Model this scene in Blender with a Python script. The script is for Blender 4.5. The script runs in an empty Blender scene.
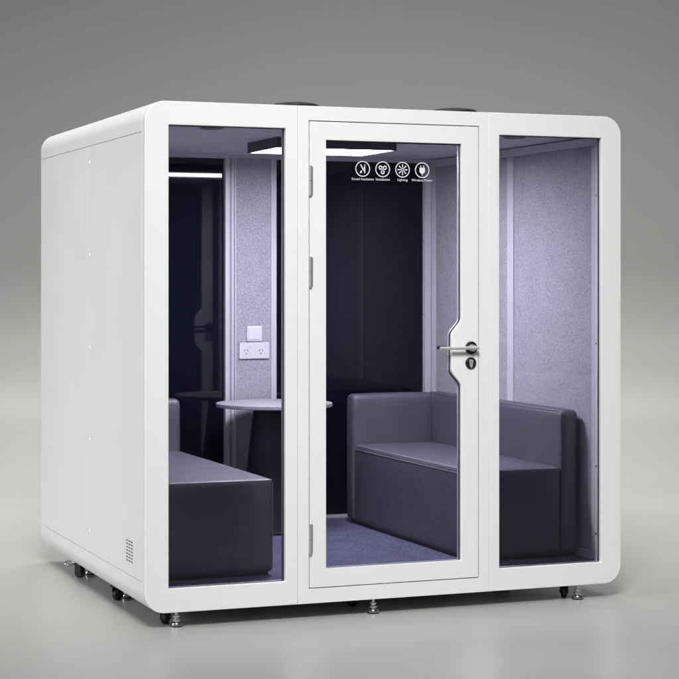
import bpy, bmesh, math, random
from mathutils import Vector, Matrix
random.seed(7)
sc = bpy.context.scene
col = sc.collection
PI = math.pi
R = math.radians

# ------------------------------------------------------------------ dimensions (metres)
W, D = 2.32, 2.08            # pod width (x) and depth (y)
ZB, ZT = 0.07, 2.27          # underside and roof of the body
FT = 0.06                    # thickness of the front panels
XL, XR = 0.08, 2.24          # inner faces of the side walls
YB = 2.0                     # inner face of the back wall
ZF, ZC = 0.165, 2.187        # carpet and ceiling heights
YAW = R(21.3097)
FW = Vector((math.sin(YAW), math.cos(YAW), 0)); RT = Vector((math.cos(YAW), -math.sin(YAW), 0))
CAM = Vector((-2.1084, -7.6918, 1.5064))

# ------------------------------------------------------------------ materials
def nodes(name):
    m = bpy.data.materials.new(name); m.use_nodes = True
    nt = m.node_tree
    return m, nt, nt.nodes['Principled BSDF']

def bump(nt, b, scale, strength, dist=0.002, detail=4, rough=.6):
    tc = nt.nodes.new('ShaderNodeTexCoord')
    n = nt.nodes.new('ShaderNodeTexNoise'); n.inputs['Scale'].default_value = scale
    n.inputs['Detail'].default_value = detail; n.inputs['Roughness'].default_value = rough
    bp = nt.nodes.new('ShaderNodeBump'); bp.inputs['Strength'].default_value = strength; bp.inputs['Distance'].default_value = dist
    nt.links.new(tc.outputs['Object'], n.inputs['Vector'])
    nt.links.new(n.outputs['Fac'], bp.inputs['Height'])
    nt.links.new(bp.outputs['Normal'], b.inputs['Normal'])
    return tc, n, bp

def rough_var(nt, b, tc, scale, lo, hi):
    n = nt.nodes.new('ShaderNodeTexNoise'); n.inputs['Scale'].default_value = scale; n.inputs['Detail'].default_value = 5
    mr = nt.nodes.new('ShaderNodeMapRange'); mr.inputs['From Min'].default_value = .3; mr.inputs['From Max'].default_value = .7
    mr.inputs['To Min'].default_value = lo; mr.inputs['To Max'].default_value = hi
    nt.links.new(tc.outputs['Object'], n.inputs['Vector']); nt.links.new(n.outputs['Fac'], mr.inputs['Value'])
    nt.links.new(mr.outputs['Result'], b.inputs['Roughness'])

def simple(name, c, rough=.5, metal=0., spec=.5, bs=None, bstr=.1, bd=.001, rv=None):
    m, nt, b = nodes(name)
    b.inputs['Base Color'].default_value = (*c, 1); b.inputs['Roughness'].default_value = rough
    b.inputs['Metallic'].default_value = metal; b.inputs['Specular IOR Level'].default_value = spec
    if bs:
        tc, n, bp = bump(nt, b, bs, bstr, bd)
        if rv: rough_var(nt, b, tc, rv[0], rv[1], rv[2])
    return m

def mottled(name, ca, cb, scale, rough=.9, lo=.35, hi=.65, bstr=.5, bd=.003, stretch=(1, 1, 1), big=.12):
    m, nt, b = nodes(name)
    b.inputs['Roughness'].default_value = rough; b.inputs['Specular IOR Level'].default_value = .2
    tc = nt.nodes.new('ShaderNodeTexCoord'); mp = nt.nodes.new('ShaderNodeMapping'); mp.inputs['Scale'].default_value = stretch
    n = nt.nodes.new('ShaderNodeTexNoise'); n.inputs['Scale'].default_value = scale; n.inputs['Detail'].default_value = 6; n.inputs['Roughness'].default_value = .7
    n.inputs['Distortion'].default_value = .8
    rp = nt.nodes.new('ShaderNodeValToRGB')
    rp.color_ramp.elements[0].position = lo; rp.color_ramp.elements[0].color = (*ca, 1)
    rp.color_ramp.elements[1].position = hi; rp.color_ramp.elements[1].color = (*cb, 1)
    n2 = nt.nodes.new('ShaderNodeTexNoise'); n2.inputs['Scale'].default_value = scale * .07; n2.inputs['Detail'].default_value = 3
    ad = nt.nodes.new('ShaderNodeMath'); ad.operation = 'MULTIPLY_ADD'; ad.inputs[1].default_value = big; 
    sb = nt.nodes.new('ShaderNodeMath'); sb.operation = 'SUBTRACT'; sb.inputs[1].default_value = big * .5
    bp = nt.nodes.new('ShaderNodeBump'); bp.inputs['Strength'].default_value = bstr; bp.inputs['Distance'].default_value = bd
    L = nt.links.new
    L(tc.outputs['Object'], mp.inputs['Vector']); L(mp.outputs['Vector'], n.inputs['Vector']); L(mp.outputs['Vector'], n2.inputs['Vector'])
    L(n2.outputs['Fac'], ad.inputs[0]); L(n.outputs['Fac'], ad.inputs[2]); L(ad.outputs[0], sb.inputs[0]); L(sb.outputs[0], rp.inputs['Fac'])
    L(rp.outputs['Color'], b.inputs['Base Color']); L(n.outputs['Fac'], bp.inputs['Height']); L(bp.outputs['Normal'], b.inputs['Normal'])
    return m

M = {}
M['white'] = simple('white_powder_coat', (.80, .81, .80), .38, bs=420, bstr=.06, bd=.0006, rv=(3, .34, .44))
M['trim'] = simple('white_satin_profile', (.66, .66, .69), .35, bs=200, bstr=.04)
M['ceiling'] = mottled('ceiling_board', (.74, .735, .77), (.82, .815, .85), 60, bstr=.15, bd=.001, big=.5)
M['felt'] = mottled('grey_felt', (.30, .293, .325), (.56, .552, .60), 140, lo=.36, hi=.58, bstr=1., bd=.005, big=.08)
M['carpet'] = mottled('blue_grey_carpet', (.02, .02, .045), (.225, .222, .36), 135, lo=.38, hi=.62, bstr=1., bd=.006, big=.12)
M['chrome'] = simple('brushed_steel', (.62, .62, .63), .22, 1., bs=300, bstr=.05)
M['lever'] = simple('satin_nickel', (.66, .66, .67), .38, .55, bs=300, bstr=.05)
M['hinge'] = simple('satin_steel', (.50, .50, .49), .4, .7, bs=300, bstr=.05)
M['black'] = simple('black_plastic', (.012, .012, .013), .4, bs=200, bstr=.1)
M['gasket'] = simple('black_rubber_gasket', (.02, .02, .022), .6)
M['dark_glass'] = simple('dark_tinted_glass', (.0055, .006, .0145), .03, spec=.38)
M['table'] = simple('pale_laminate', (.43, .425, .45), .42, bs=120, bstr=.05)
M['table_base'] = simple('charcoal_steel', (.022, .021, .028), .42, bs=150, bstr=.1)
M['plate'] = simple('white_switch_plastic', (.80, .80, .82), .3)
M['slot'] = simple('socket_slot', (.03, .03, .03), .6)
M['decal'] = simple('white_vinyl', (.74, .74, .77), .5)
M['housing'] = simple('dark_lamp_housing', (.05, .048, .06), .45, bs=120, bstr=.05)
M['vent'] = simple('grey_vent_plastic', (.20, .20, .22), .5)
M['rail'] = simple('dark_chassis', (.10, .10, .10), .5, bs=60, bstr=.1)

def leather():
    m, nt, b = nodes('charcoal_leatherette')
    b.inputs['Base Color'].default_value = (.068, .058, .090, 1)
    b.inputs['Specular IOR Level'].default_value = 1.
    b.inputs['Sheen Weight'].default_value = .0; b.inputs['IOR'].default_value = 1.7; b.inputs['Sheen Roughness'].default_value = .35; b.inputs['Sheen Tint'].default_value = (.85, .82, .95, 1)
    L = nt.links.new
    tc = nt.nodes.new('ShaderNodeTexCoord')
    v = nt.nodes.new('ShaderNodeTexVoronoi'); v.inputs['Scale'].default_value = 420
    n = nt.nodes.new('ShaderNodeTexNoise'); n.inputs['Scale'].default_value = 7; n.inputs['Detail'].default_value = 3; n.inputs['Distortion'].default_value = .6
    b1 = nt.nodes.new('ShaderNodeBump'); b1.inputs['Strength'].default_value = .10; b1.inputs['Distance'].default_value = .001
    b2 = nt.nodes.new('ShaderNodeBump'); b2.inputs['Strength'].default_value = .5; b2.inputs['Distance'].default_value = .014
    L(tc.outputs['Object'], v.inputs['Vector']); L(tc.outputs['Object'], n.inputs['Vector'])
    L(v.outputs['Distance'], b1.inputs['Height']); L(n.outputs['Fac'], b2.inputs['Height'])
    L(b2.outputs['Normal'], b1.inputs['Normal']); L(b1.outputs['Normal'], b.inputs['Normal'])
    rough_var(nt, b, tc, 9, .54, .66)
    return m
M['leather'] = leather()
M['piping'] = simple('highlit_piping', (.34, .33, .38), .4)  # seam welts, made pale so their colour carries the edge highlight

def pane():
    # tinted thin pane: a little Fresnel reflection, the rest passes with a smoke-violet tint (per surface, two surfaces per pane)
    m = bpy.data.materials.new('violet_tinted_pane'); m.use_nodes = True
    nt = m.node_tree; nt.nodes.clear(); L = nt.links.new
    out = nt.nodes.new('ShaderNodeOutputMaterial'); mx = nt.nodes.new('ShaderNodeMixShader')
    t = nt.nodes.new('ShaderNodeBsdfTransparent'); t.inputs['Color'].default_value = (.667, .659, .698, 1)
    g = nt.nodes.new('ShaderNodeBsdfGlossy'); g.inputs['Roughness'].default_value = .02; g.inputs['Color'].default_value = (.9, .9, .95, 1)
    f = nt.nodes.new('ShaderNodeFresnel'); f.inputs['IOR'].default_value = 1.33
    L(f.outputs[0], mx.inputs[0]); L(t.outputs[0], mx.inputs[1]); L(g.outputs[0], mx.inputs[2]); L(mx.outputs[0], out.inputs['Surface'])
    return m
M['pane'] = pane()

def emis(name, c, s):
    m = bpy.data.materials.new(name); m.use_nodes = True; nt = m.node_tree; nt.nodes.clear()
    o = nt.nodes.new('ShaderNodeOutputMaterial'); e = nt.nodes.new('ShaderNodeEmission')
    e.inputs['Color'].default_value = (*c, 1); e.inputs['Strength'].default_value = s
    nt.links.new(e.outputs[0], o.inputs['Surface']); return m
LED = 104.
M['led'] = emis('led_diffuser', (.93, .92, 1.), LED)

def sweep():
    m, nt, b = nodes('grey_studio_sweep')
    b.inputs['Base Color'].default_value = (.38, .38, .371, 1); b.inputs['Specular IOR Level'].default_value = .2
    L = nt.links.new
    tc = nt.nodes.new('ShaderNodeTexCoord')
    n = nt.nodes.new('ShaderNodeTexNoise'); n.inputs['Scale'].default_value = 1.3; n.inputs['Detail'].default_value = 6
    mr = nt.nodes.new('ShaderNodeMapRange'); mr.inputs['From Min'].default_value = .3; mr.inputs['From Max'].default_value = .7
    mr.inputs['To Min'].default_value = .29; mr.inputs['To Max'].default_value = .32
    L(tc.outputs['Object'], n.inputs['Vector']); L(n.outputs['Fac'], mr.inputs['Value']); L(mr.outputs['Result'], b.inputs['Roughness'])
    return m
M['sweep'] = sweep()

# ------------------------------------------------------------------ mesh helpers
def link(name, me, mat, parent=None, loc=(0, 0, 0), sharp=35):
    me.materials.clear(); me.materials.append(mat)
    for p in me.polygons: p.use_smooth = True
    me.set_sharp_from_angle(angle=R(sharp))
    o = bpy.data.objects.new(name, me); col.objects.link(o)
    if sharp < 79:
        wn = o.modifiers.new('weighted_normals', 'WEIGHTED_NORMAL'); wn.keep_sharp = True; wn.weight = 100
    if parent: o.parent = parent
    o.location = loc
    return o

def from_bm(name, bm, mat, parent=None, loc=(0, 0, 0), sharp=35):
    bmesh.ops.recalc_face_normals(bm, faces=bm.faces)
    me = bpy.data.meshes.new(name); bm.to_mesh(me); bm.free()
    return link(name, me, mat, parent, loc, sharp)

def empty(name, loc):
    o = bpy.data.objects.new(name, None); col.objects.link(o); o.location = loc; o.empty_display_size = .2
    return o

def add_box(bm, x0, x1, y0, y1, z0, z1, bev=0., seg=2):
    r = bmesh.ops.create_cube(bm, size=1)
    vs = r['verts']
    for v in vs:
        v.co = Vector((x0 if v.co.x < 0 else x1, y0 if v.co.y < 0 else y1, z0 if v.co.z < 0 else z1))
    if bev > 0:
        es = list({e for v in vs for e in v.link_edges})
        bmesh.ops.bevel(bm, geom=es, offset=bev, segments=seg, profile=.5, affect='EDGES')

def box(name, b, mat, parent=None, bev=.0015, seg=2):
    bm = bmesh.new(); add_box(bm, *b, bev, seg)
    return from_bm(name, bm, mat, parent)

def add_cyl(bm, c, r1, r2, h, seg=24, axis='Z', cap=True):
    m = Matrix.Translation(Vector(c))
    if axis == 'Y': m = m @ Matrix.Rotation(-PI / 2, 4, 'X')
    if axis == 'X': m = m @ Matrix.Rotation(PI / 2, 4, 'Y')
    m = m @ Matrix.Translation((0, 0, h / 2))
    bmesh.ops.create_cone(bm, cap_ends=cap, segments=seg, radius1=r1, radius2=r2, depth=h, matrix=m)

def add_lathe(bm, prof, seg=48, c=(0, 0, 0), axis='Z'):
    rings = []
    for (r, z) in prof:
        ring = []
        if r < 1e-6:
            ring = [bm.verts.new((0, 0, z))]
        else:
            for i in range(seg):
                a = 2 * PI * i / seg
                ring.append(bm.verts.new((r * math.cos(a), r * math.sin(a), z)))
        rings.append(ring)
    for a, b in zip(rings, rings[1:]):
        for i in range(seg):
            j = (i + 1) % seg
            if len(a) == 1 and len(b) == 1: continue
            if len(a) == 1: bm.faces.new((a[0], b[i], b[j]))
            elif len(b) == 1: bm.faces.new((a[i], a[j], b[0]))
            else: bm.faces.new((a[i], a[j], b[j], b[i]))
    m = Matrix.Translation(Vector(c))
    if axis == 'Y': m = m @ Matrix.Rotation(PI / 2, 4, 'X')     # local z points to -y
    allv = [v for r_ in rings for v in r_]
    bmesh.ops.transform(bm, matrix=m, verts=allv)

def add_tube(bm, pts, r, seg=10, closed=False):
    pts = [Vector(p) for p in pts]; n = len(pts); rings = []
    for i, p in enumerate(pts):
        a = pts[(i - 1) % n] if (closed or i > 0) else p
        b = pts[(i + 1) % n] if (closed or i < n - 1) else p
        t = (b - a).normalized()
        up = Vector((0, 0, 1)) if abs(t.z) < .9 else Vector((1, 0, 0))
        s = t.cross(up).normalized(); u = s.cross(t)
        rings.append([bm.verts.new(p + r * (math.cos(2 * PI * k / seg) * s + math.sin(2 * PI * k / seg) * u)) for k in range(seg)])
    rng = range(n) if closed else range(n - 1)
    for i in rng:
        a, b = rings[i], rings[(i + 1) % n]
        for k in range(seg):
            l = (k + 1) % seg
            bm.faces.new((a[k], a[l], b[l], b[k]))
    if not closed:
        bm.faces.new(rings[0]); bm.faces.new(rings[-1])

def arc(cx, cz, r, a0, a1, n=14):
    return [(cx + r * math.cos(R(a0 + (a1 - a0) * i / n)), cz + r * math.sin(R(a0 + (a1 - a0) * i / n))) for i in range(n + 1)]

def rect(x0, x1, z0, z1, r=0., n=5):
    if r <= 0: return [(x0, z0), (x1, z0), (x1, z1), (x0, z1)]
    return (arc(x0 + r, z0 + r, r, 180, 270, n) + arc(x1 - r, z0 + r, r, 270, 360, n) +
            arc(x1 - r, z1 - r, r, 0, 90, n) + arc(x0 + r, z1 - r, r, 90, 180, n))

def plate_mesh(loops, t, bev, res=2):
    """flat plate in the XZ plane from outline loops (holes included), thickness t along y, rounded arrises"""
    cu = bpy.data.curves.new('tmp', 'CURVE'); cu.dimensions = '2D'; cu.fill_mode = 'BOTH'
    cu.extrude = t / 2 - bev; cu.bevel_depth = bev; cu.bevel_resolution = res; cu.offset = -bev
    for L in loops:
        s = cu.splines.new('POLY'); s.points.add(len(L) - 1)
        for p, (x, z) in zip(s.points, L): p.co = (x, z, 0, 1)
        s.use_cyclic_u = True
    ob = bpy.data.objects.new('tmp', cu); col.objects.link(ob)
    dg = bpy.context.evaluated_depsgraph_get()
    me = bpy.data.meshes.new_from_object(ob.evaluated_get(dg))
    bpy.data.objects.remove(ob); bpy.data.curves.remove(cu)
    bm = bmesh.new(); bm.from_mesh(me)
    bmesh.ops.remove_doubles(bm, verts=bm.verts, dist=1e-5)
    bmesh.ops.transform(bm, matrix=Matrix.Rotation(PI / 2, 4, 'X'), verts=bm.verts)
    bmesh.ops.recalc_face_normals(bm, faces=bm.faces)
    bm.to_mesh(me); bm.free()
    return me

def plate(name, loops, y0, t, mat, parent, bev=.003, sharp=35):
    me = plate_mesh(loops, t, bev)
    for v in me.vertices: v.co.y += y0 + t / 2
    return link(name, me, mat, parent, sharp=sharp)

def text_mesh(s, size, cx, z, y, thick=.0002, off=.0004):
    cu = bpy.data.curves.new('tmp', 'FONT'); cu.body = s; cu.size = size; cu.align_x = 'CENTER'; cu.extrude = thick; cu.offset = off; cu.space_character = 1.06
    ob = bpy.data.objects.new('tmp', cu); col.objects.link(ob)
    dg = bpy.context.evaluated_depsgraph_get()
    me = bpy.data.meshes.new_from_object(ob.evaluated_get(dg))
    bpy.data.objects.remove(ob); bpy.data.curves.remove(cu)
    me.transform(Matrix.Translation((cx, y, z)) @ Matrix.Rotation(PI / 2, 4, 'X'))
    return me

# ------------------------------------------------------------------ setting: studio floor and sweep
S0, S1, RAD, HW = -9.0, 13.4, 1.6, 17.0
def sweep_sheet(name, prof):
    bm = bmesh.new(); rows = []
    for (s, z) in prof:
        row = []
        for k in (-1, 1):
            p = Vector((CAM.x, CAM.y, 0)) + FW * s + RT * (k * HW); row.append(bm.verts.new((p.x, p.y, z)))
        rows.append(row)
    for a, b in zip(rows, rows[1:]): bm.faces.new((a[0], a[1], b[1], b[0]))
    me = bpy.data.meshes.new(name); bm.to_mesh(me); bm.free()
    o = link(name, me, M['sweep'], sharp=60); o['kind'] = 'structure'
    return o
sweep_sheet('floor', [(S0, 0), (S1, 0)])
sweep_sheet('backdrop', [(S1 + RAD * math.sin(R(a)), RAD * (1 - math.cos(R(a)))) for a in [i * 1.25 for i in range(73)]] + [(S1 + RAD, 9.0)])

# ------------------------------------------------------------------ the pod
pod = empty('office_pod', (W / 2, D / 2, 0))
pod['label'] = 'large white rounded glass-fronted meeting booth standing on castors on the grey floor'
pod['category'] = 'office pod'
pod.location = (0, 0, 0)

RC = .088   # outer corner radius
g = .0003
# --- front panels
X1, X2 = .694, 1.626
left_loop = arc(RC, ZB + RC, RC, 180, 270) + [(X1 - g, ZB), (X1 - g, ZT)] + arc(RC, ZT - RC, RC, 90, 180)
right_loop = [(X2 + g, ZB)] + arc(W - RC, ZB + RC, RC, 270, 360) + arc(W - RC, ZT - RC, RC, 0, 90) + [(X2 + g, ZT)]
PL = (.105, .638, .174, 2.168); PR = (1.682, 2.215, .172, 2.168)
DX0, DX1, DZ0, DZ1 = .750, 1.576, .138, 2.203
fl = plate('front_panel', [left_loop, rect(*PL, .004, 3)], 0, FT, M['white'], pod, .003)
fr = plate('front_panel', [right_loop, rect(*PR, .004, 3)], 0, FT, M['white'], pod, .003)
fc = plate('door_frame', [rect(X1 + g, X2 - g, ZB, ZT), rect(DX0 - .003, DX1 + .003, DZ0 - .003, DZ1 + .003)], 0, FT, M['white'], pod, .0018)
# rebate behind the door gap so that no light shows through the joint
plate('door_stop', [rect(DX0 - .02, DX1 + .02, DZ0 - .02, DZ1 + .02), rect(DX0 + .02, DX1 - .02, DZ0 + .02, DZ1 - .02)], FT + .001, .012, M['gasket'], pod, .001)
for P, par in ((PL, fl), (PR, fr)):
    plate('window_pane', [rect(P[0] + .0005, P[1] - .0005, P[2] + .0005, P[3] - .0005)], .028, .008, M['pane'], par, .0005)
    plate('gasket', [rect(P[0] + .0003, P[1] - .0003, P[2] + .0003, P[3] - .0003), rect(P[0] + .005, P[1] - .005, P[2] + .0008, P[3] - .004)], .0215, .006, M['gasket'], par, .0005)

# --- door
def smooth_notch():
    # right edge of the glass from bottom to top, with the lock stile bulging into it
    xr, xn = 1.489, 1.440
    pts = []
    def s_curve(za, zb, xa, xb):
        for i in range(17):
            t = i / 16.
            # straight-ish ramp with rounded ends
            u = t * t * (3 - 2 * t)
            pts.append((xa + (xb - xa) * u, za + (zb - za) * t))
    s_curve(1.012, 1.092, xr, xn)
    s_curve(1.245, 1.325, xn, xr)
    return pts
GX0, GZ0, GZ1 = .829, .221, 2.121
notch = smooth_notch()
hole = [(GX0, GZ0), (1.489, GZ0)] + notch + [(1.489, GZ1), (GX0, GZ1)]
def inset(loop, d):   # shift the loop towards its middle
    out = []
    n = len(loop)
    for i in range(n):
        p = Vector(loop[i]); a = Vector(loop[i - 1]); b = Vector(loop[(i + 1) % n])
        e1 = (p - a).normalized(); e2 = (b - p).normalized()
        n1 = Vector((-e1.y, e1.x)); n2 = Vector((-e2.y, e2.x))
        m = (n1 + n2).normalized(); k = d / max(.5, m.dot(n1))
        out.append(tuple(p + m * k))
    return out
DT = .05
door = plate('door', [rect(DX0 + .001, DX1 - .001, DZ0 + .001, DZ1 - .001), hole], 0.0, DT, M['white'], pod, .003)
plate('door_pane', [inset(hole, .0005)], .022, .008, M['pane'], door, .0005)
plate('gasket', [inset(hole, .0003), [(x, max(z, GZ0 + .0008) if z > GZ0 + .01 else GZ0 + .0008) for x, z in inset(hole, .005)]], .0155, .006, M['gasket'], door, .0005)
# hinges
for (za, zb) in ((1.874, 2.004), (1.469, 1.602), (.287, .422)):
    bm = bmesh.new()
    h = (zb - za)
    for k in range(2):
        add_cyl(bm, (.7535, -.004, za + k * h / 2 + .001), .0068, .0068, h / 2 - .002, 20)
    add_cyl(bm, (.7535, -.004, za - .004), .004, .0062, .004, 20); add_cyl(bm, (.7535, -.004, zb), .0062, .004, .004, 20)
    add_box(bm, .757, .766, -.0022, .001, za + .002, zb - .002, .0006, 1)
    from_bm('hinge', bm, M['hinge'], door)
# handles, outside and inside
def handle(side):
    # side -1: outside (towards -y), +1: inside
    y0 = -.0 if side < 0 else DT
    def Y(d): return y0 + side * d
    xr_, zr = 1.537, 1.190
    bm = bmesh.new(); prof = [(0, .0), (.0295, .0), (.0295, .006), (.027, .0085), (0, .0085)]
    add_lathe(bm, prof, 40)
    bmesh.ops.transform(bm, matrix=Matrix.Translation((xr_, y0, zr)) @ Matrix.Rotation(PI / 2 * (1 if side < 0 else -1), 4, 'X'), verts=bm.verts)
    from_bm('handle_rose', bm, M['black'], door)
    bm = bmesh.new()
    add_tube(bm, [(xr_, Y(.007), zr), (xr_, Y(.026), zr)], .0155, 20)
    xe = xr_ - (.166 if side < 0 else .134)
    add_tube(bm, [(xr_ + .027, Y(.027), zr), (xr_ + .024, Y(.027), zr), (xe + .003, Y(.027), zr), (xe, Y(.027), zr)], .0078, 14)
    add_cyl(bm, (xr_, Y(.008) if side < 0 else Y(.008), zr), .0135, .0135, .002, 24, 'Y')
    from_bm('door_handle', bm, M['lever'] if side < 0 else M['black'], door)
    bm = bmesh.new(); add_lathe(bm, [(0, 0), (.0265, 0), (.0265, .006), (.024, .008), (0, .008)], 40)
    bmesh.ops.transform(bm, matrix=Matrix.Translation((1.535, y0, 1.121)) @ Matrix.Rotation(PI / 2 * (1 if side < 0 else -1), 4, 'X'), verts=bm.verts)
    from_bm('lock_rose', bm, M['black'], door)
    bm = bmesh.new()
    ya, yb = sorted((Y(.0075), Y(.0105)))
    prof = arc(1.535, 1.128, .0100, -40, 220, 18) + arc(1.535, 1.106, .0062, 180, 360, 8)
    me = plate_mesh([prof], .004, .0006)
    for v in me.vertices: v.co.y += (ya + yb) / 2
    link('lock_cylinder', me, M['lever'], door)
    box('key_slot', (1.5342, 1.5358, *sorted((Y(.011), Y(.0118))), 1.119, 1.132), M['black'], door, 0)
handle(-1); handle(1)
# white icon transfers with captions on the door glass
YD = .0212
def flat_poly(bm, pts, y=YD):
    vs = [bm.verts.new((x, y, z)) for x, z in pts]; bm.faces.new(vs)
def ring(bm, cx, cz, ro, ri, a0=0, a1=360, n=40):
    va = [bm.verts.new((x, YD, z)) for x, z in arc(cx, cz, ro, a0, a1, n)]
    vb = [bm.verts.new((x, YD, z)) for x, z in arc(cx, cz, ri, a0, a1, n)]
    for i in range(n): bm.faces.new((va[i], va[i + 1], vb[i + 1], vb[i]))
def stroke(bm, x0, z0, x1, z1, w):
    d = Vector((x1 - x0, z1 - z0)).normalized(); nrm = Vector((-d.y, d.x)) * w / 2
    flat_poly(bm, [(x0 - nrm.x, z0 - nrm.y), (x1 - nrm.x, z1 - nrm.y), (x1 + nrm.x, z1 + nrm.y), (x0 + nrm.x, z0 + nrm.y)])
ZI = 1.9985
def icon(cx, kind, caption):
    bm = bmesh.new()
    ring(bm, cx, ZI, .0355, .0312, n=48)
    if kind == 'sound':
        flat_poly(bm, [(cx - .014, ZI - .019), (cx - .004, ZI - .019), (cx - .004, ZI - .006), (cx - .011, ZI - .010)])
        flat_poly(bm, rect(cx + .007, cx + .0125, ZI - .019, ZI + .020))
        stroke(bm, cx - .010, ZI + .019, cx + .005, ZI - .008, .0055)
        stroke(bm, cx + .004, ZI + .001, cx + .012, ZI + .017, .004)
    elif kind == 'fan':
        for a in (35, 145, 270):
            ax, az = cx + .0125 * math.cos(R(a)), ZI + .0125 * math.sin(R(a))
            ring(bm, ax, az, .0098, .0045, n=24)
            stroke(bm, cx, ZI, cx + .006 * math.cos(R(a)), ZI + .006 * math.sin(R(a)), .006)
    elif kind == 'sun':
        for k in range(8):
            a = R(45 * k); c, s = math.cos(a), math.sin(a); t = Vector((-s, c))
            flat_poly(bm, [(cx + .003 * c - t.x * .0008, ZI + .003 * s - t.y * .0008), (cx + .024 * c - t.x * .0032, ZI + .024 * s - t.y * .0032),
                           (cx + .024 * c + t.x * .0032, ZI + .024 * s + t.y * .0032), (cx + .003 * c + t.x * .0008, ZI + .003 * s + t.y * .0008)])
    else:
        flat_poly(bm, [(cx - .0135, ZI + .011), (cx - .0135, ZI - .008), (cx - .006, ZI - .016), (cx + .006, ZI - .016), (cx + .0135, ZI - .008), (cx + .0135, ZI + .011)])
        for dx in (-.007, .007): flat_poly(bm, rect(cx + dx - .0022, cx + dx + .0022, ZI + .0115, ZI + .021))
        flat_poly(bm, rect(cx - .002, cx + .002, ZI - .025, ZI - .0162))
    me = text_mesh(caption, .0150, cx, 1.9478, YD, off=.0001)
    bm.from_mesh(me); bpy.data.meshes.remove(me)
    for f in bm.faces:
        if f.normal.y > 0: f.normal_flip()
    me = bpy.data.meshes.new('icon'); bm.to_mesh(me); bm.free()
    o = link('icon_transfer', me, M['decal'], door)
    return o
for cx, k, t in ((1.012, 'sound', 'Sound Insulation'), (1.109, 'fan', 'Ventilation'), (1.206, 'sun', 'Lighting'), (1.303, 'plug', 'Wireless Power')):
    icon(cx, k, t)

# --- outer shell: wrapping top and bottom shells, flat side panels between them
SB, ST = ZB + .13, ZT - .13
TS = .018
def shell_loop(z_edge, top):
    if top:
        out = [(W, z_edge)] + arc(W - RC, ZT - RC, RC, 0, 90, 20) + arc(RC, ZT - RC, RC, 90, 180, 20) + [(0, z_edge)]
        inn = [(TS, z_edge)] + arc(RC, ZT - RC, RC - TS, 180, 90, 20) + arc(W - RC, ZT - RC, RC - TS, 90, 0, 20) + [(W - TS, z_edge)]
    else:
        out = [(0, z_edge)] + arc(RC, ZB + RC, RC, 180, 270, 20) + arc(W - RC, ZB + RC, RC, 270, 360, 20) + [(W, z_edge)]
        inn = [(W - TS, z_edge)] + arc(W - RC, ZB + RC, RC - TS, 360, 270, 20) + arc(RC, ZB + RC, RC - TS, 270, 180, 20) + [(TS, z_edge)]
    return out + inn
YS = FT + .0008
plate('roof_shell', [shell_loop(ST, True)], YS, D - YS, M['white'], pod, .0015)
plate('base_shell', [shell_loop(SB, False)], YS, D - YS, M['white'], pod, .0015)
def side_half(x0, x1, ya, yb):
    return box('side_panel', (x0, x1, ya, yb, SB + .0022, ST - .0022), M['white'], pod, .0012)
YM = 1.030
for x0, x1 in ((0, TS), (W - TS, W)):
    front_half = side_half(x0, x1, YS, YM - .0004)
    side_half(x0, x1, YM + .0004, D)
    xs = -1 if x0 == 0 else 1
    xf = 0 if x0 == 0 else W
    for k in range(5):
        z = 2.058 + (.298 - 2.058) * k / 4
        bm = bmesh.new(); add_lathe(bm, [(.0095, -.001), (.0095, .0012), (.0075, .0024), (0, .0026)], 20)
        bmesh.ops.transform(bm, matrix=Matrix.Translation((xf, .995, z)) @ Matrix.Rotation(PI / 2 * xs, 4, 'Y'), verts=bm.verts)
        from_bm('screw_cap', bm, M['white'], front_half)
    # ventilation slots
    bm = bmesh.new()
    for c in range(3):
        for r_ in range(7):
            y = .216 + .040 * c; z = .264 + .0145 * r_
            a, b = sorted((xf + xs * .0012, xf - xs * .004))
            add_box(bm, a, b, y - .0125, y + .0125, z - .0026, z + .0026, .0008, 1)
    from_bm('vent_slots', bm, M['slot'], front_half)

# backing behind the joints of the shell, and chassis under the floor
box('chassis', (.10, W - .10, YS + .02, D - .02, ZB + TS + .002, ZF - .012), M['rail'], pod)

# --- roof ventilator caps
for x in (.755, 1.545):
    bm = bmesh.new()
    add_lathe(bm, [(.085, 0), (.085, .010), (.108, .012), (.108, .017), (.098, .023), (.06, .029), (0, .031)], 48, (x, .20, ZT + .0005))
    from_bm('roof_vent', bm, M['black'], pod)

# --- interior lining
box('ceiling', (XL - .03, XR + .03, FT + .014, YB + .05, ZC, ZC + .03), M['ceiling'], pod)
box('carpet', (XL - .03, XR + .03, FT + .014, YB + .05, ZF - .010, ZF), M['carpet'], pod, .001)
for xc in (.40, 1.92):
    bm = bmesh.new()
    add_lathe(bm, [(.055, -.0005), (.055, -.003), (.050, -.005), (.046, -.005), (.044, -.002), (0, -.002)], 40, (xc, .325, ZC))
    v_ = from_bm('ceiling_vent', bm, M['vent'], pod)
for side in (0, 1):
    # wall coordinate: d = distance from the wall face into the room
    def xx(a, b):
        return (XL + a, XL + b) if side == 0 else (XR - b, XR - a)
    lin = box('wall_lining', (*xx(-.056, -.008), FT + .002, D - .012, ZF + .001, ZC - .006), M['trim'], pod)
    for ya, yb in ((.135, .962), (1.035, 1.946)):
        box('felt_panel', (*xx(-.008, -.001), ya, yb, .205, 2.140), M['felt'], lin, .001)
    for b in ((FT + .003, .135), (.962, 1.035), (1.946, YB - .001)):
        box('trim_strip', (*xx(-.0075, .004), b[0], b[1], .2055, 2.1395), M['trim'], lin, .0015)
    box('trim_strip', (*xx(-.0075, .004), FT + .003, YB - .001, 2.1405, ZC - .005), M['trim'], lin, .0015)
    box('trim_strip', (*xx(-.0075, .004), FT + .003, YB - .001, ZF + .001, .2045), M['trim'], lin, .0015)

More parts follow.
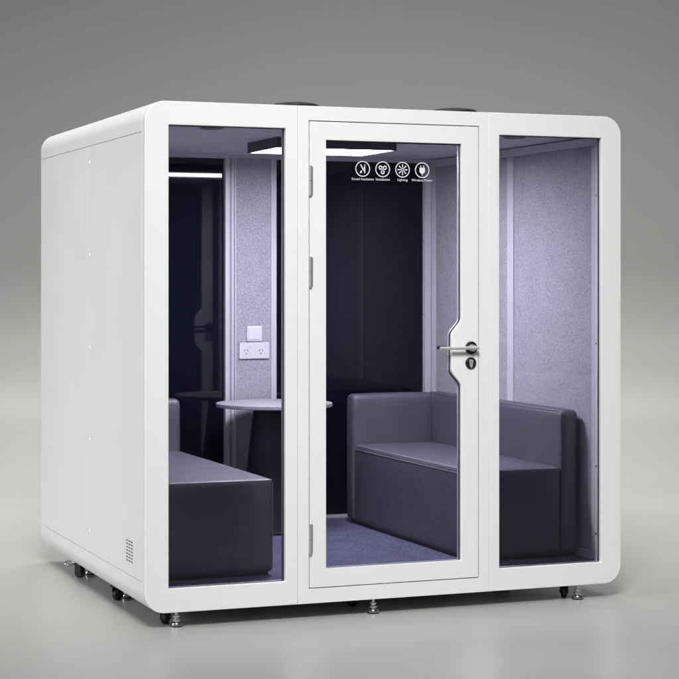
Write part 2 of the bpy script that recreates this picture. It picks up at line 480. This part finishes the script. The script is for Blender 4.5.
# --- back wall: profile frame, two dark glass panes, felt pier with switch and socket
OPL = (.124, 1.002, .182, 2.166); OPR = (1.299, 2.196, .182, 2.166)
bf = plate('back_frame', [rect(XL + .0045, XR - .0045, ZF + .0005, ZC - .0005), rect(*OPL), rect(*OPR)], YB, .08, M['trim'], pod, .002)
for P in (OPL, OPR):
    plate('back_pane', [rect(P[0] + .0005, P[1] - .0005, P[2] + .0005, P[3] - .0005)], YB + .032, .010, M['dark_glass'], bf, .0005)
for x in (1.029, 1.036):
    box('profile_groove', (x - .0014, x + .0014, YB - .0008, YB + .002, ZF + .004, ZC - .02), M['gasket'], bf, 0)
box('felt_panel', (1.060, 1.262, YB - .006, YB + .001, ZF + .006, 2.166), M['felt'], bf, .001)
for x, z0_, z1_ in ((1.056, ZF + .003, 2.166), (1.266, ZF + .003, 2.166)):
    box('trim_strip', (x - .0035, x + .0035, YB - .012, YB + .001, z0_, z1_), M['trim'], bf, .001)
for x in (OPL[1], OPR[1]):
    for z in (2.11, 1.72, 1.30, .88, .46):
        bm = bmesh.new(); add_cyl(bm, (x - .0015, YB + .016, z), .0038, .0042, .003, 12, 'X')
        from_bm('screw', bm, M['slot'], bf)
for z in (.30, .62, 1.2, 1.9):
    bm = bmesh.new(); add_cyl(bm, (PR[1] - .002, .049, z), .0055, .0055, .003, 14, 'X')
    from_bm('screw', bm, M['chrome'], fr)
# switch
sw = box('light_switch', (1.121, 1.208, YB - .017, YB - .006, 1.161, 1.246), M['plate'], pod, .003, 3)
box('rocker', (1.130, 1.199, YB - .0215, YB - .0165, 1.172, 1.238), M['plate'], sw, .002, 3)
# double socket
so = box('power_socket', (1.077, 1.250, YB - .017, YB - .006, 1.066, 1.156), M['plate'], pod, .003, 3)
for cx in (1.1205, 1.2065):
    bm = bmesh.new()
    for dx, ang in ((-.014, 25), (.004, -25)):
        b2 = bmesh.new(); add_box(b2, -.0016, .0016, -.001, .001, -.006, .006)
        bmesh.ops.transform(b2, matrix=Matrix.Translation((cx + dx, YB - .0175, 1.113)) @ Matrix.Rotation(R(ang), 4, 'Y'), verts=b2.verts)
        tm = bpy.data.meshes.new('t'); b2.to_mesh(tm); b2.free(); bm.from_mesh(tm); bpy.data.meshes.remove(tm)
    add_box(bm, cx - .0066, cx - .0034, YB - .0185, YB - .0165, 1.090, 1.101)
    from_bm('pin_slots', bm, M['slot'], so)
    for z in (1.130, 1.096):
        box('socket_rocker', (cx + .017, cx + .026, YB - .0200, YB - .0165, z - .008, z + .008), M['plate'], so, .0012)

# --- ceiling light
lx0, lx1, ly0, ly1, lz = .845, 1.466, .70, 1.15, 2.134
cl = plate_mesh([rect(lx0, lx1, ly0, ly1), rect(lx0 + .006, lx1 - .006, ly0 + .006, ly1 - .006)], ZC - lz - .0005, .001)
cl.transform(Matrix.Rotation(-PI / 2, 4, 'X')); cl.transform(Matrix.Translation((0, 0, (ZC + lz) / 2)))
for v in cl.vertices: pass
cl = link('ceiling_light', cl, M['housing'], pod)
box('light_diffuser', (lx0 + .0065, lx1 - .0065, ly0 + .0065, ly1 - .0065, lz + .0035, lz + .010), M['led'], cl, 0)

# --- castors and levelling feet
def foot(x, y):
    bm = bmesh.new()
    add_lathe(bm, [(0, .0), (.026, .0), (.027, .004), (.027, .012), (.024, .017), (.014, .020), (.011, .021), (.011, .026), (.0195, .027), (.0195, .033),
                   (.010, .034), (.010, .041), (.0165, .042), (.0165, .048), (.0075, .049), (.0075, ZB + .004)], 28, (x, y, 0))
    f = from_bm('levelling_foot', bm, M['chrome'], pod)
    bm = bmesh.new(); add_lathe(bm, [(0, .0006), (.0275, .0006), (.0275, .006), (.0, .006)], 28, (x, y, 0))
    from_bm('foot_pad', bm, M['black'], f)
def castor(x, y, rz):
    m = Matrix.Translation((x, y, 0)) @ Matrix.Rotation(rz, 4, 'Z')
    bm = bmesh.new()
    add_box(bm, -.026, .026, -.022, .022, ZB - .006, ZB + .003, .001, 1)
    for s in (-1, 1):
        add_box(bm, -.016, .022, s * .017 - .0015, s * .017 + .0015, .020, ZB - .004, .001, 1)
    add_cyl(bm, (.004, -.021, .027), .005, .005, .042, 14, 'Y')
    bmesh.ops.transform(bm, matrix=m, verts=bm.verts)
    c = from_bm('castor', bm, M['black'], pod)
    bm = bmesh.new()
    add_lathe(bm, [(0, -.0135), (.018, -.0135), (.024, -.0125), (.0265, -.009), (.0265, .009), (.024, .0125), (.018, .0135), (0, .0135)], 30)
    bmesh.ops.transform(bm, matrix=m @ Matrix.Translation((.004, 0, .0270)) @ Matrix.Rotation(PI / 2, 4, 'X'), verts=bm.verts)
    from_bm('wheel', bm, M['black'], c)
for x, y in ((.156, .055), (1.072, .045), (2.107, .035)): foot(x, y)
for x, y, rz in ((.125, .125, .9), (1.045, .235, .3), (2.07, .10, 1.2), (.080, .78, .5), (.075, 1.50, 2.2), (2.2, 1.0, .8), (2.2, 1.95, .4), (1.16, 1.95, 0)):
    castor(x, y, rz)
for x, y in ((.14, .84), (.14, 1.58), (2.2, 1.08), (2.12, 1.97)): foot(x, y)
bm = bmesh.new()
add_tube(bm, [(.045 + .022 * math.cos(2 * PI * k / 20), 1.62 + .012 * math.sin(2 * PI * k / 20), .058 + .010 * math.sin(2 * PI * k / 20)) for k in range(20)], .0025, 8, True)
add_tube(bm, [(.063, 1.612, .058), (.10, 1.57, ZB + .002)], .0025, 8)
from_bm('pull_ring', bm, M['chrome'], pod)

# ------------------------------------------------------------------ sofas
def soft_box(name, b, mat, parent, r=.022, crown=.006, n=14):
    """upholstered block: rounded arrises and gently crowned faces"""
    x0, x1, y0, y1, z0, z1 = b
    c = Vector(((x0 + x1) / 2, (y0 + y1) / 2, (z0 + z1) / 2)); hs = Vector(((x1 - x0) / 2, (y1 - y0) / 2, (z1 - z0) / 2))
    # grid coordinates concentrated near the edges
    def params(h):
        t = [-1 + 2 * i / n for i in range(n + 1)]
        ed = [0, .3, .6, 1.]
        lo = [-h + r * e for e in ed]; hi = [h - r * e for e in reversed(ed)]
        mid = [(-h + r) + (2 * h - 2 * r) * i / n for i in range(1, n)]
        return lo + mid + hi
    P = [params(hs.x), params(hs.y), params(hs.z)]
    bm = bmesh.new(); cache = {}
    def V(p):
        key = tuple(round(q, 6) for q in p)
        if key in cache: return cache[key]
        q = Vector(p)
        core = Vector([max(-(hs[i] - r), min(hs[i] - r, q[i])) for i in range(3)])
        d = q - core
        if d.length > 1e-9:
            d = d.normalized() * r
        s = core + d
        f = [max(0., 1 - (s[i] / hs[i]) ** 2) for i in range(3)]
        for i in range(3):
            j, k = (i + 1) % 3, (i + 2) % 3
            a = abs(s[i]) / hs[i]
            if a > .8: s[i] += math.copysign(crown * (f[j] * f[k]) ** .5 * (a - .8) / .2, s[i])
        v = bm.verts.new(c + s); cache[key] = v; return v
    for ax in range(3):
        j, k = (ax + 1) % 3, (ax + 2) % 3
        for sgn in (-1, 1):
            for u in range(len(P[j]) - 1):
                for w in range(len(P[k]) - 1):
                    q = []
                    for (a, b_) in ((u, w), (u + 1, w), (u + 1, w + 1), (u, w + 1)):
                        p = [0, 0, 0]; p[ax] = sgn * hs[ax]; p[j] = P[j][a]; p[k] = P[k][b_]; q.append(V(p))
                    if len(set(q)) == 4:
                        try: bm.faces.new(q)
                        except ValueError: pass
    return from_bm(name, bm, mat, parent, sharp=80)

def sofa(mirror, label):
    x0, xb, xo = 1.655, 2.125, 2.222
    if mirror: xb, xo = 2.152, 2.234
    yf, ya, yb, zs, za = .235, 1.735, 1.845, .600, .872
    zb = ZF + .016
    fx = (lambda a, b: (W - b, W - a)) if mirror else (lambda a, b: (a, b))
    px = (lambda a: W - a) if mirror else (lambda a: a)
    root = empty('corner_sofa', (px((x0 + xo) / 2), (yf + yb) / 2, ZF))
    root['label'] = label; root['category'] = 'sofa'; root['group'] = 'sofas facing each other inside the pod'
    off = root.location.copy()
    parts = []
    seat = soft_box('seat', (*fx(x0, xb + .004), yf, ya + .004, zb, zs), M['leather'], root, .022, .007)
    back = soft_box('backrest', (*fx(xb, xo), yf - .002, yb - .001, zb, za), M['leather'], root, .026, .005)
    arm = soft_box('armrest', (*fx(x0 - .004, xb + .012), ya, yb, zb, za - .002), M['leather'], root, .026, .005)
    parts += [seat, back, arm]
    # welted seams along the seat edges, their highlight painted in as a pale colour
    bm = bmesh.new(); q = .0165
    add_tube(bm, [(px(x0 + .005), ya - .03, zs - .005), (px(x0 + .005), yf + .02, zs - .005), (px(x0 + .008), yf + .010, zs - .005), (px(x0 + .020), yf + .005, zs - .005), (px(xb - .016), yf + .005, zs - .005)], .0026, 8)
    add_tube(bm, [(px(x0 + .005), yf + .005, zb + .02), (px(x0 + .005), yf + .005, zs - .016)], .0022, 8)
    add_tube(bm, [(px(x0 - .0035), ya - .02, zs - .026), (px(x0 - .0050), (yf + ya) / 2, zs - .026), (px(x0 - .0025), yf + .024, zs - .026)], .0016, 8)
    parts.append(from_bm('piping', bm, M['piping'], seat))
    bm = bmesh.new()
    add_tube(bm, [(px(xb + .006), yf + .005, zb + .03), (px(xb + .006), yf + .005, za - .03), (px(xb + .006), yf + .009, za - .010), (px(xb + .006), yf + .03, za - .0055), (px(xb + .006), ya - .02, za - .0055)], .0022, 8)
    parts.append(from_bm('piping', bm, M['leather'], back))
    bm = bmesh.new()
    add_tube(bm, [(px(xb + .001), ya + .001, zs + .004), (px(xb + .0005), ya + .0005, za - .03), (px(xb + .004), ya + .005, za - .006)], .0024, 8)
    parts.append(from_bm('corner_seam', bm, M['piping'], arm))
    bm = bmesh.new()
    add_box(bm, *fx(x0 + .02, xo - .012), yf + .02, yb - .014, ZF + .001, zb + .01)
    parts.append(from_bm('base', bm, M['black'], root))
    for p in parts:
        p.data.transform(Matrix.Translation(-off))
    return root
sofa(False, 'charcoal leatherette sofa on the right, beyond the door handle, its back to the felt wall')
sofa(True, 'charcoal leatherette sofa on the left, behind the left pane, its open seat facing the table')

# ------------------------------------------------------------------ table
tx, ty = 1.157, 1.635
tb = empty('round_table', (tx, ty, ZF))
tb['label'] = 'small round pale-topped table on a dark flared column, below the wall socket'; tb['category'] = 'table'
bm = bmesh.new()
zt = .847 - ZF
add_lathe(bm, [(0, zt - .021), (.306, zt - .021), (.309, zt - .0195), (.310, zt - .0175), (.310, zt - .004), (.309, zt - .001), (.306, zt), (0, zt)], 96)
from_bm('tabletop', bm, M['table'], tb)
bm = bmesh.new()
prof = [(0, .002), (.188, .002), (.190, .006), (.190, .014)]
for i in range(13):
    t = i / 12.; prof.append((.186 - (.186 - .110) * t ** .92, .016 + (zt - .023 - .016) * t))
prof.append((0, zt - .0225))
add_lathe(bm, prof, 72)
from_bm('column', bm, M['table_base'], tb)

# ------------------------------------------------------------------ world, lamps, camera
w = bpy.data.worlds.new('World'); sc.world = w; w.use_nodes = True
w.node_tree.nodes['Background'].inputs['Color'].default_value = (.98, .98, 1., 1); w.node_tree.nodes['Background'].inputs['Strength'].default_value = .05

def area(name, loc, target, sx, sy, power, c=(1, 1, 1), spread=180):
    l = bpy.data.lights.new(name, 'AREA'); l.shape = 'RECTANGLE'; l.size = sx; l.size_y = sy; l.energy = power; l.color = c; l.spread = R(spread)
    o = bpy.data.objects.new(name, l); col.objects.link(o); o.location = loc
    o.rotation_euler = (Vector(target) - Vector(loc)).to_track_quat('-Z', 'Y').to_euler()
    return o
P_KEY, P_SIDE, P_TOP, P_WALL = 124, 44, 216, 104
# softboxes with grids (the spread), outside the frame
area('softbox_key', (-1.4, -5.8, 7.0), (1.10, 0, 1.05), 2.6, 2.2, P_KEY, (1, 1, .99), 64)
area('softbox_side', (-7.0, .4, 3.6), (0, 1.0, 1.2), 2.6, 2.6, P_SIDE, (1, 1, .99), 62)
o_ = CAM + FW * 12.95 - RT * 1.0; q_ = o_ - FW * .43
area('softbox_top', (o_.x, o_.y, 6.83), (q_.x, q_.y, 0), 10, 2.85, P_TOP, (1, 1, .99), 85)
o_ = CAM + FW * 8.03; q_ = o_ + FW * 5.12
area('softbox_wall', (o_.x, o_.y, 7.67), (q_.x, q_.y, 7.67 - 8.58), 11, 1.2, P_WALL, (1, 1, .99), 85)

cam = bpy.data.cameras.new('camera'); co = bpy.data.objects.new('camera', cam); col.objects.link(co)
cam.sensor_width = 36; cam.lens = 36 * 1856.57 / 679; cam.shift_y = -60.87 / 679; cam.clip_end = 200
co.location = CAM; co.rotation_euler = (PI / 2, 0, -YAW)
sc.camera = co
sc.view_settings.view_transform = 'Standard'; sc.view_settings.look = 'None'; sc.view_settings.exposure = 0; sc.view_settings.gamma = 1
sc.render.engine = 'CYCLES'
sc.cycles.max_bounces = 12; sc.cycles.transparent_max_bounces = 24; sc.cycles.diffuse_bounces = 5; sc.cycles.glossy_bounces = 5
sc.cycles.sample_clamp_indirect = 6
